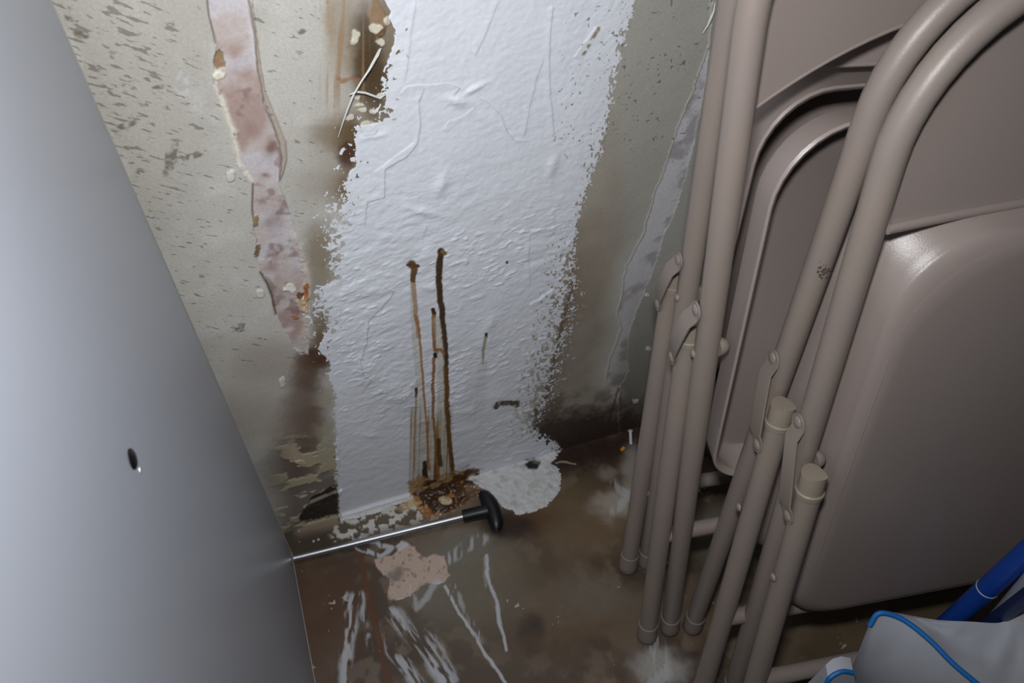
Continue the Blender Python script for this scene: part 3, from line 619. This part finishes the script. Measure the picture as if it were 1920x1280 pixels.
# ================================================================== ROD WITH T HANDLE
steel = mat('bright_steel', srgb(190, 192, 196), .42, 1.0)
black_rub = mat('black_plastic', srgb(20, 21, 24), .42, bump=.1)
rod_root = bpy.data.objects.new('t_handle_rod', None); COL.objects.link(rod_root)
A0 = Vector(at_z((549, 1047), .006)); A0.x = max(A0.x, PX + .002); B0 = Vector(at_z((885, 964), .011))
rod_root.location = (B0.x, B0.y, 0)
tag(rod_root, 'thin steel rod with black T-shaped handle lying on the stained floor', 'tool')
L0 = rod_root.location
mesh_obj('rod', *tube_geo([A0 - L0, A0 + (B0 - A0) * .5 - L0, B0 - L0], .0044, 14), steel, rod_root)
ax = (B0 - A0).normalized()
C0 = Vector(at_z((915, 957), .014)); top = Vector(at_z((901, 922), .016)); bot = Vector(at_z((931, 996), .012))
ster = Vector(at_z((868, 968), .0105))
V1 = tube_geo([ster - L0, ster + (C0 - ster) * .1 - L0, ster + (C0 - ster) * .7 - L0, C0 - L0], [.0086, .0092, .0092, .0105], 16)
mid_ = Vector(at_z((924, 955), .014))
path = []; rad = []
for k in range(15):
    t = k / 14; p = top * (1 - t) ** 2 + (mid_ * 2 - (top + bot) * .5) * 2 * t * (1 - t) + bot * t ** 2
    path.append(p - L0); rad.append(max(.0025, .0112 * (1 - abs(2 * t - 1) ** 3.2 * .55)) if 0 < k < 14 else .0035)
hn = mesh_obj('handle', *tube_geo(path, rad, 16), black_rub, rod_root)
mesh_obj('ferrule', *V1, black_rub, hn)

# small litter by the joint
lit = mat('orange_scrap', srgb(224, 150, 40), .3)
c = Vector(at_z((1168, 840), .004)); g = box_geo(-.0035, .0035, -.0022, .0022, -.0012, .0016)
V = [Matrix.Rotation(.5, 3, 'Z') @ Vector(v) for v in g[0]]; V[1] *= 1.1; V[6] *= .8
o = mesh_obj('orange_scrap', V, g[1], lit, None, False); o.location = (c.x, c.y, .0016); tag(o, 'tiny orange scrap on the floor by the wall, next to white nail', 'scrap')
nl = mat('white_plastic', srgb(225, 228, 235), .35)
a = Vector(at_z((1183, 832), .004)); b = Vector(at_z((1182, 808), .022)); b.y = min(b.y, -.004)
V, F = merge(tube_geo([Vector((0, 0, 0)), b - a], .0022, 10), tube_geo([b - a, (b - a) * 1.06], .0036, 12))
o = mesh_obj('wall_plug', V, F, nl); o.location = a; tag(o, 'small white plastic wall plug propped where floor meets back wall', 'plug')

# ================================================================== FOLDING CHAIRS
ch_mat = mat('taupe_enamel', srgb(142, 130, 123), .40, 0.0, bump=.12, bump_scale=900, mottle=.35, mottle_col=srgb(158, 142, 116), mottle_scale=9, spec=.5)
pan_mat = mat('taupe_pan', srgb(154, 141, 135), .31, 0.0, bump=.15, bump_scale=1300, mottle=.15, mottle_col=srgb(146, 130, 118), mottle_scale=6, spec=.5)
cap_mat = mat('beige_plastic', srgb(148, 137, 122), .45, bump=.08, bump_scale=700)
foot_mat = mat('foot_rubber', srgb(140, 128, 120), .55, bump=.1, bump_scale=700)
R_T = 0.0108; CW = 0.415

def frame(foot, sx, lean, al):
    v = _n([sx, lean, .8]); a = math.radians(al); u = np.array([math.cos(a), -math.sin(a), 0]); u = _n(u - v * (u @ v)); nn = np.cross(u, v)
    return np.array(foot, float), u, v, nn

def rrect(u0, u1, v0, v1, r_top, r_bot, taper=0.0, seg=8, side=10, arch=0.0):
    """closed outline (u,v) counter-clockwise from bottom-left; u0 shifts by taper towards the top"""
    pts = []
    def arc(cu, cv, r, a0, a1):
        for k in range(seg + 1):
            t = a0 + (a1 - a0) * k / seg; pts.append((cu + r * math.cos(t), cv + r * math.sin(t)))
    arc(u0 + r_bot, v0 + r_bot, r_bot, math.pi, 1.5 * math.pi)
    for k in range(1, side): t = k / side; pts.append((u0 + r_bot + (u1 - u0 - 2 * r_bot) * t, v0))
    arc(u1 - r_bot, v0 + r_bot, r_bot, 1.5 * math.pi, 2 * math.pi)
    for k in range(1, side): t = k / side; pts.append((u1, v0 + r_bot + (v1 - v0 - r_bot - r_top) * t))
    arc(u1 - r_top, v1 - r_top, r_top, 0, .5 * math.pi)
    for k in range(1, side): t = k / side; pts.append((u1 - r_top + (u0 - u1 + 2 * r_top) * t, v1))
    arc(u0 + r_top, v1 - r_top, r_top, .5 * math.pi, math.pi)
    for k in range(1, side): t = k / side; pts.append((u0, v1 - r_top + (v0 - v1 + r_top + r_bot) * t))
    um = (u0 + u1) / 2; out = []
    for (u, v) in pts:
        s = taper * (v - v0) / (v1 - v0)
        out.append((u + s * (1 if u < um else -1) * abs(u - um) / (um - u0), v))
    return out

def pan_geo(par, prof):
    """prof: list of (inset, n). Rings of one rounded outline, closed at both ends."""
    V = []; F = []; cnt = None
    for ins, nn in prof:
        o = rrect(par['u0'] + ins, par['u1'] - ins, par['v0'] + ins, par['v1'] - ins, par['rt'] + (par['rtf'] - par['rt']) * min(ins / .026, 1), par['rb'] + (par['rbf'] - par['rb']) * min(ins / .03, 1), par['taper'])
        cnt = len(o); V += [(u, nn, v) for u, v in o]
    for i in range(len(prof) - 1):
        for k in range(cnt):
            k2 = (k + 1) % cnt; F.append((i * cnt + k, i * cnt + k2, (i + 1) * cnt + k2, (i + 1) * cnt + k))
    F.append(tuple(range(cnt))); F.append(tuple((len(prof) - 1) * cnt + k for k in range(cnt)))
    return V, F

def build_chair(k, cfg, label):
    P, u, v, nn = frame(*cfg['frame'])
    root = bpy.data.objects.new('folding_chair', None); COL.objects.link(root)
    w = -nn                                         # local y points away from the camera side
    root.matrix_world = Matrix(((u[0], w[0], v[0], P[0]), (u[1], w[1], v[1], P[1]), (u[2], w[2], v[2], P[2]), (0, 0, 0, 1)))
    tag(root, label, 'chair', 'steel folding chairs leaning at the right')
    s = cfg['s']                                     # +1: seat face and rear legs towards the camera
    L = lambda U, Vv, Nn: Vector((U, -Nn, Vv))
    # front frame: inverted U
    RB = .112; vb = cfg.get('vbend', .690); path = []
    for q in np.linspace(.012, vb, 14): path.append(L(0, q, 0))
    for q in np.linspace(0, math.pi / 2, 14)[1:]: path.append(L(RB - RB * math.cos(q), vb + RB * math.sin(q), 0))
    for q in np.linspace(RB, CW - RB, 6)[1:-1]: path.append(L(q, vb + RB, 0))
    for q in np.linspace(math.pi / 2, 0, 14)[:-1]: path.append(L(CW - RB + RB * math.cos(q), vb + RB * math.sin(q), 0))
    for q in np.linspace(vb, .012, 14): path.append(L(CW, q, 0))
    mesh_obj('front_frame', *tube_geo(path, R_T, 22), ch_mat, root)
    # rear leg pair
    (ut, vt, nt_), (ub, vb2, nb) = cfg['short_top'], cfg['short_bot']
    for side in (0, 1):
        f = (lambda U: U) if side == 0 else (lambda U: CW - U)
        a = L(f(ut), vt, nt_); b = L(f(ub), vb2, nb); m_ = a + (b - a) * .5
        mesh_obj('rear_leg', *tube_geo([a, m_, b], R_T, 22), ch_mat, root)
        d = (b - a).normalized()
        # plug in the upper end: collar + saddle-cut nose
        g = tube_geo([a + d * .004, a + d * -.001, a - d * .002], [R_T * 1.09, R_T * 1.13, R_T * 1.02], 22)
        Vn, Fn = tube_geo([a, a - d * .006, a - d * .013, a - d * .019], [R_T * .98, R_T * 1.0, R_T * 1.0, R_T * .98], 24)
        Vn = list(Vn)
        for j in range(24, 96):
            x = Vn[j] - a; r_ = x + d * x.dot(-d); depth = -x.dot(d); lat = r_.dot(Vector((0, 1, 0)))
            Vn[j] = Vn[j] - d * ((lat / R_T) ** 2 * .0035 - .001) * (depth / .019)
        mesh_obj('plug', *merge(g, (Vn, Fn)), cap_mat, root)
        # foot caps
        for e, dd in ((b, d), (L(f(0.0), .012, 0), Vector((0, 0, -1)))):
            g = tube_geo([e - dd * .020, e - dd * .0195, e - dd * .002, e + dd * .006, e + dd * .0095], [R_T * 1.02, R_T * 1.09, R_T * 1.17, R_T * 1.16, R_T * .95], 22)
            mesh_obj('foot_cap', *g, foot_mat, root)
    # stretcher between rear legs
    t = (vt - cfg['xbar']) / (vt - vb2); uu = ut + (ub - ut) * t; nq = nt_ + (nb - nt_) * t
    mesh_obj('stretcher', *tube_geo([L(uu, cfg['xbar'], nq), L(CW / 2, cfg['xbar'], nq), L(CW - uu, cfg['xbar'], nq)], .0088, 18), ch_mat, root)
    if cfg.get('xbar_front'):
        mesh_obj('stretcher', *tube_geo([L(0, cfg['xbar_front'], 0), L(CW / 2, cfg['xbar_front'], 0), L(CW, cfg['xbar_front'], 0)], .0085, 18), ch_mat, root)
    # seat pan
    par = cfg['pan']; n0 = par['n0']; D = par['depth']
    fl_ = par.get('flare', .016)
    prof = [(.0135, n0 + s * (D - .0015)), (.0115, n0 + s * (D - .0035)), (.0085, n0 + s * (D - .010)), (.006, n0 + s * .004), (.0035, n0 + s * .0005), (.0015, n0 - s * .0008), (0, n0 + s * .0012), (.0002, n0 + s * .004),
            (fl_ * .42, n0 + s * (D - par['sh'] * .62) * .46), (fl_ * .84, n0 + s * (D - par['sh'] * .62) * .92)]
    for q in np.linspace(0, math.pi / 2, 9): prof.append((fl_ + par['sh'] * (1 - math.cos(q)), n0 + s * (D - par['sh'] * .62 * (1 - math.sin(q)))))
    prof += [(fl_ + par['sh'] + .02, n0 + s * (D - .0001)), (fl_ + par['sh'] + .05, n0 + s * (D - .0001))]
    prof[0] = (fl_ + .009, prof[0][1]); prof[1] = (fl_ + .007, prof[1][1]); prof[2] = (fl_ + .003, prof[2][1])
    V, F = pan_geo(par, prof); V = [L(a, c, b) for a, b, c in V]
    # close rings centre properly: the last cap is on the face, the first inside the pan
    seat = mesh_obj('seat', V, F, pan_mat, root)
    # hinge domes that carry the seat on the frame
    for side in (0, 1):
        f = (lambda U: U) if side == 0 else (lambda U: CW - U); sg = 1 if side == 0 else -1
        for (hu, hv, hn_) in cfg['domes']:
            g = dome_geo(L(f(R_T * .7), hv, hn_), (sg, 0, 0), .0086, .0105, 18, 6)
            g2 = tube_geo([L(f(hu - .010), hv + .012, hn_ + .001), L(f(hu - .002), hv + .013, hn_ + .003), L(f(hu + .004), hv + .019, hn_)], .0007, 6)
            mesh_obj('hinge', *g, ch_mat, root)
    # backrest: curved sheet with rolled lip
    bk = cfg['back']; nu, nv = 26, 14; V = []; F = []
    def bpt(i, j, off):
        t = i / nu; U = bk['u0'] + (bk['u1'] - bk['u0']) * t; x = 4 * t * (1 - t)
        v0 = bk['v0'] + bk['arch'] * x; v1 = vb + .098; Vv = v0 + (v1 - v0) * j / nv
        if bk.get('round') and j > nv - 5:
            pass
        return L(U, Vv, bk['n0'] + bk['bow'] * x - bk.get('tilt', 0) * (Vv - v0) + off)
    # keep the sheet inside the bent frame
    def inside(p):
        U, Vv = p.x, p.z
        if Vv > vb:
            dv = Vv - vb; lim = RB - math.sqrt(max(RB * RB - dv * dv, 0)) + .006
            U = max(U, lim + .004); U = min(U, CW - lim - .004)
        return Vector((U, p.y, Vv))
    for off in (0, -.0014):
        for j in range(nv + 1):
            for i in range(nu + 1): V.append(inside(bpt(i, j, off)))
    n1 = (nu + 1) * (nv + 1); idx = lambda i, j, q: q * n1 + j * (nu + 1) + i
    for q in (0, 1):
        for j in range(nv):
            for i in range(nu): F.append((idx(i, j, q), idx(i + 1, j, q), idx(i + 1, j + 1, q), idx(i, j + 1, q)))
    for i in range(nu): F += [(idx(i, 0, 0), idx(i + 1, 0, 0), idx(i + 1, 0, 1), idx(i, 0, 1)), (idx(i, nv, 0), idx(i + 1, nv, 0), idx(i + 1, nv, 1), idx(i, nv, 1))]
    for j in range(nv): F += [(idx(0, j, 0), idx(0, j + 1, 0), idx(0, j + 1, 1), idx(0, j, 1)), (idx(nu, j, 0), idx(nu, j + 1, 0), idx(nu, j + 1, 1), idx(nu, j, 1))]
    back = mesh_obj('backrest', V, F, pan_mat, root)
    lip = [bpt(i, 0, -.0008 + bk['lipn']) + Vector((0, 0, .0015)) for i in range(nu + 1)]
    mesh_obj('rolled_lip', *tube_geo(lip, bk['lipr'], 12), pan_mat, back)
    le = [inside(bpt(0, j, .0008)) for j in range(nv + 1)]; mesh_obj('rolled_lip', *tube_geo(le, .0013, 8), pan_mat, back)
    # strap links on both outer sides
    for side in (0, 1):
        sg = -1 if side == 0 else 1; f = (lambda U: U) if side == 0 else (lambda U: CW - U)
        (va, na_), (vc, nc) = cfg['link']
        uA = -R_T - .0008; uC = min(ut, 0) - R_T - .0008
        A_ = np.array([va, na_]); Cc = np.array([vc, nc]); dv = Cc - A_; Ln = np.linalg.norm(dv); dv /= Ln; pr = np.array([-dv[1], dv[0]])
        hw = .0086; ts = [-.0075, -.0060, -.003, 0, .006, .014, Ln * .5, Ln - .014, Ln - .006, Ln, Ln + .003, Ln + .0060, Ln + .0075]
        ws = [.25, .62, .92, 1, 1, 1, 1, 1, .95, .92, .85, .58, .25]; bu = [0, 0, 0, 0, 0, .0045, .0048, .0045, .001, 0, 0, 0, 0]
        V = []; F = []
        for tt, w_, b_ in zip(ts, ws, bu):
            c_ = A_ + dv * tt; q = min(max(tt / Ln, 0), 1); U = uA + (uC - uA) * q - b_
            for e in (-1, 1):
                for th in (0, .0016):
                    p_ = c_ + pr * hw * w_ * e; V.append(L(f(U - th), p_[0], p_[1]))
        for j in range(len(ts) - 1):
            o = j * 4
            for a_, b_ in ((0, 1), (1, 3), (3, 2), (2, 0)): F.append((o + a_, o + b_, o + 4 + b_, o + 4 + a_))
        F += [(0, 1, 3, 2), tuple(len(V) - 4 + q for q in (0, 2, 3, 1))]
        link = mesh_obj('strap_link', V, F, ch_mat, root)
        for (vv, n_, uu_) in ((va, na_, uA), (vc, nc, uC)):
            mesh_obj('rivet', *dome_geo(L(f(uu_ - .0014), vv, n_), (sg, 0, 0), .0056, .0022, 16, 4), ch_mat, link)
        for (vv, n_, uu_) in cfg['rivets']:
            mesh_obj('rivet', *dome_geo(L(f(uu_), vv, n_), (sg, 0, 0), .0042, .0024, 14, 4), ch_mat, root)
    return root

PAN_F = dict(u0=.0125, u1=CW - .0125, v0=.163, v1=.649, rt=.050, rtf=.085, rb=.046, rbf=.052, taper=0.0, n0=-.030, depth=.050, sh=.019, flare=.014)
chairs = {
 4: dict(frame=((.366, -.392, 0), .004, .153, 10), s=1, short_top=(-.004, .405, .0275), short_bot=(-.022, .012, .062), xbar=.138,
         pan=PAN_F, domes=[(.0185, .418, .006), (.0210, .225, .006)], back=dict(u0=.010, u1=CW - .010, v0=.640, arch=0.0, bow=-.014, n0=.004, tilt=.07, lipn=.002, lipr=.0036),
         link=((.461, 0.0), (.374, .0265)), rivets=[(.300, .037, -.021)]),
 3: dict(frame=((.360, -.305, 0), .025, .094, 10), s=1, short_top=(-.006, .420, .0275), short_bot=(-.024, .012, .088), xbar=.155,
         pan=dict(PAN_F, v0=.165, v1=.62), domes=[(.0185, .405, .006), (.0210, .235, .006)], back=dict(u0=.010, u1=CW - .010, v0=.635, arch=0.0, bow=-.014, n0=.004, tilt=.07, lipn=.002, lipr=.0036),
         link=((.473, 0.0), (.392, .0265)), rivets=[(.312, .036, -.022)]),
 2: dict(frame=((.332, -.297, 0), -.025, .14, 10), vbend=.745, s=-1, short_top=(-.006, .462, -.0265), short_bot=(-.031, .012, .004), xbar=.195,
         pan=dict(u0=.0150, u1=CW - .0150, v0=.300, v1=.672, rt=.060, rtf=.052, rb=.040, rbf=.03, flare=.003, taper=.016, n0=.012, depth=.034, sh=.010), domes=[(.0140, .475, .004)],
         back=dict(u0=.016, u1=CW - .012, v0=.677, arch=.050, bow=-.018, n0=-.013, lipn=0, lipr=.0016),
         link=((.513, -.004), (.440, -.0300)), rivets=[(.465, -.003, -.0105), (.310, -.018, -.0225)]),
 1: dict(frame=((.344, -.208, 0), .012, .14, 10), vbend=.725, s=-1, short_top=(-.005, .440, -.0265), short_bot=(-.026, .012, .002), xbar=.150,
         pan=dict(u0=.0120, u1=CW - .0120, v0=.270, v1=.655, rt=.060, rtf=.052, rb=.040, rbf=.03, flare=.002, taper=.016, n0=.030, depth=.080, sh=.010), domes=[(.0140, .450, .004)],
         back=dict(u0=.012, u1=CW - .012, v0=.668, arch=.0, bow=.022, n0=.012, lipn=0, lipr=.0016),
         link=((.486, -.004), (.418, -.0280)), rivets=[(.445, .001, -.0105), (.310, -.018, -.0190)]),
}
labels = {
 4: 'taupe steel folding chair showing its whole seat face, frontmost of the leaning stack',
 3: 'taupe folding chair second from the front, crusty rust scab on its tube',
 2: 'taupe folding chair with the hollow underside of its seat showing, third from the front',
 1: 'taupe folding chair nearest the back wall, innermost of the leaning stack',
}
for k in (4, 3, 2, 1): build_chair(k, chairs[k], labels[k])

# ================================================================== BAG AND BLUE POLES
fab = mat('white_nylon', srgb(188, 190, 198), .7, bump=.25, bump_scale=1500, spec=.3)
blue = mat('blue_piping', srgb(24, 112, 190), .5)
pole_m = mat('blue_pole_paint', srgb(24, 72, 168), .4)
navy = mat('navy_pole_paint', srgb(24, 40, 84), .45)

def spline(pts, n):
    P = [np.array(p, float) for p in pts]; P = [P[0] * 2 - P[1]] + P + [P[-1] * 2 - P[-2]]; out = []
    m_ = len(P) - 3
    for k in range(n):
        t = k / (n - 1) * m_; i = min(int(t), m_ - 1); t -= i; a, b, c, d = P[i:i + 4]
        out.append(.5 * (2 * b + (c - a) * t + (2 * a - 5 * b + 4 * c - d) * t * t + (3 * b - a - 3 * c + d) * t ** 3))
    return out
bag = bpy.data.objects.new('white_bag', None); COL.objects.link(bag); bag.location = tuple(at_z((1760, 1300), .0)); bo = bag.location.copy()
tag(bag, 'crumpled white nylon bag with blue piping in front of the nearest chair', 'bag')
NC = 60
def curve(cs): return [at_z((x, y), z + (.045 if z > .02 else 0)) for x, y, z in spline(cs, NC)]
cA = curve([(1650, 1147, .236), (1672, 1147, .236), (1710, 1154, .232), (1760, 1162, .226), (1820, 1165, .222), (1874, 1167, .220), (1896, 1152, .224), (1925, 1126, .230), (1990, 1080, .235)])
cP = curve([(1629, 1172, .225), (1648, 1149, .236), (1690, 1160, .236), (1740, 1198, .234), (1785, 1243, .230), (1835, 1285, .226), (1900, 1340, .215), (1960, 1400, .200), (2040, 1470, .19)])
cF = curve([(1568, 1325, .01), (1595, 1352, .01), (1640, 1385, .01), (1700, 1420, .01), (1760, 1450, .01), (1830, 1480, .01), (1900, 1510, .01), (1980, 1540, .01), (2060, 1570, .01)])
rows = []
back = [np.array([a[0] + .11, a[1] - .035, .004]) for a in cA]
def blend(a, b, n, sag, seed):
    out = []
    for j in range(1, n):
        t = j / n; r_ = []
        for k in range(NC):
            p = a[k] * (1 - t) + b[k] * t
            w_ = math.sin(math.pi * t)
            off = w_ * (sag + .010 * (float(fbm(np.array([k / 9. + t * 1.5]), np.array([t * 2.2 + seed]), 3, seed)[0]) - .5) * 2)
            r_.append(p + _n(CAM - p) * off)
        out.append(r_)
    return out
rows = [back] + blend(back, cA, 6, 0.0, 3) + [cA] + blend(cA, cP, 10, -.006, 5) + [cP] + blend(cP, cF, 16, .045, 8) + [cF]
V = [Vector(p) - bo for r_ in rows for p in r_]; F = []
for j in range(len(rows) - 1):
    for k in range(NC - 1): F.append((j * NC + k, j * NC + k + 1, (j + 1) * NC + k + 1, (j + 1) * NC + k))
F.append(tuple(j * NC for j in range(len(rows)))); F.append(tuple(j * NC + NC - 1 for j in reversed(range(len(rows)))))
mesh_obj('bag_body', V, F, fab, bag)
mesh_obj('piping', *tube_geo([Vector(p) - bo + Vector((0, -.0005, .001)) for p in cP], .0024, 10), blue, bag)
# lower flap with its own piping
q1 = [at_z(p, z) for p, z in [((1546, 1292), .19), ((1553, 1274), .205), ((1566, 1263), .21), ((1582, 1258), .212), ((1600, 1261), .208)]]
mesh_obj('piping', *tube_geo([Vector(p) - bo for p in [np.array(v) for v in spline(q1, 16)]], .0023, 8), blue, bag)
q2 = [at_z(p, z) for p, z in [((1556, 1330), .14), ((1566, 1325), .15), ((1580, 1322), .155), ((1595, 1320), .155), ((1612, 1318), .15)]]
q0 = [np.array(p) + np.array([.004, .012, .004]) for p in q1]
rr = [[np.array([p[0], p[1] + .01, .005]) for p in q1], q0, q1, q2, [np.array([p[0], p[1] - .005, .005]) for p in q2]]
V = [Vector(p) - bo for r_ in rr for p in r_]; F = [(j * 5 + k, j * 5 + k + 1, j * 5 + k + 6, j * 5 + k + 5) for j in range(4) for k in range(4)]
F += [tuple(j * 5 for j in range(5)), tuple(j * 5 + 4 for j in reversed(range(5)))]
mesh_obj('flap', V, F, fab, bag)

def pole(name, p0, z0, p1, z1, r, m, label, ztop, ring=None):
    a = at_z(p0, z0); b = at_z(p1, z1); d = (b - a) / (b[2] - a[2]); lo = a - d * (a[2] - .012); hi = a + d * (ztop - a[2])
    o = bpy.data.objects.new(name, None); COL.objects.link(o); o.location = (lo[0], lo[1], 0); L_ = o.location
    mesh_obj('shaft', *tube_geo([Vector(lo) - L_, Vector((lo + hi) / 2) - L_, Vector(hi) - L_], r, 20), m, o)
    dn = d / np.linalg.norm(d)
    mesh_obj('end_cap', *tube_geo([Vector(lo) - L_ - Vector(dn) * .002, Vector(lo) - L_ + Vector(dn) * .02], r * 1.12, 18), dark_mat, o)
    if ring is not None:
        c_ = at_z(ring[0], ring[1]); t_ = float((c_ - lo) @ dn); c_ = lo + dn * t_
        mesh_obj('ring', *tube_geo([Vector(c_) - L_ - Vector(dn) * .0007, Vector(c_) - L_ + Vector(dn) * .0007], r * 1.03, 20), nl, o)
    tag(o, label, 'pole'); return o
pole('blue_pole', (1800, 1148), .205, (1925, 1037), .34, .0098, pole_m, 'bright blue tube with a thin white ring rising behind the white bag', .50, ((1857, 1094), .265))
pole('white_pole', (1878, 1150), .235, (1925, 1096), .31, .0075, mat('white_pole_paint', srgb(168, 172, 182), .4), 'pale grey tube between the two blue tubes above the bag', .48)
pole('navy_pole', (1880, 1152), .265, (1925, 1118), .315, .0070, navy, 'dark navy tube rising from the bag at the lower right', .50)

# flaking rust scab on the tube of the second chair
P3, u3, v3, n3 = frame(*chairs[3]['frame'])
root3 = [o for o in bpy.data.objects if o.get('label') == labels[3]][0]; inv = root3.matrix_world.inverted()
rust = mat('rust_scab', srgb(84, 74, 54), .8, bump=.5); geos = []; rr_ = random.Random(5)
for k in range(42):
    x = 1545 + rr_.gauss(0, 6.5); y = 508 + rr_.gauss(0, 5.5); r_ = ray(x, y); r_ = r_ / np.linalg.norm(r_)
    # nearest hit with the tube
    oc = CAM - P3; dd = r_ - v3 * (r_ @ v3); oo = oc - v3 * (oc @ v3); A_ = dd @ dd; B_ = 2 * dd @ oo; C_ = oo @ oo - R_T ** 2; D_ = B_ * B_ - 4 * A_ * C_
    if D_ < 0: continue
    h = CAM + r_ * (-B_ - math.sqrt(D_)) / (2 * A_); nrm = _n((h - P3) - v3 * ((h - P3) @ v3))
    geos.append(dome_geo(inv @ Vector(h - nrm * .0002), (inv.to_3x3() @ Vector(nrm)), rr_.uniform(.0004, .0016), rr_.uniform(.0003, .0007), 7, 2))
sc_ = mesh_obj('rust_scab', *merge(*geos), rust, root3); sc_['kind'] = 'stuff'; sc_['label'] = 'brown flaking rust scab'
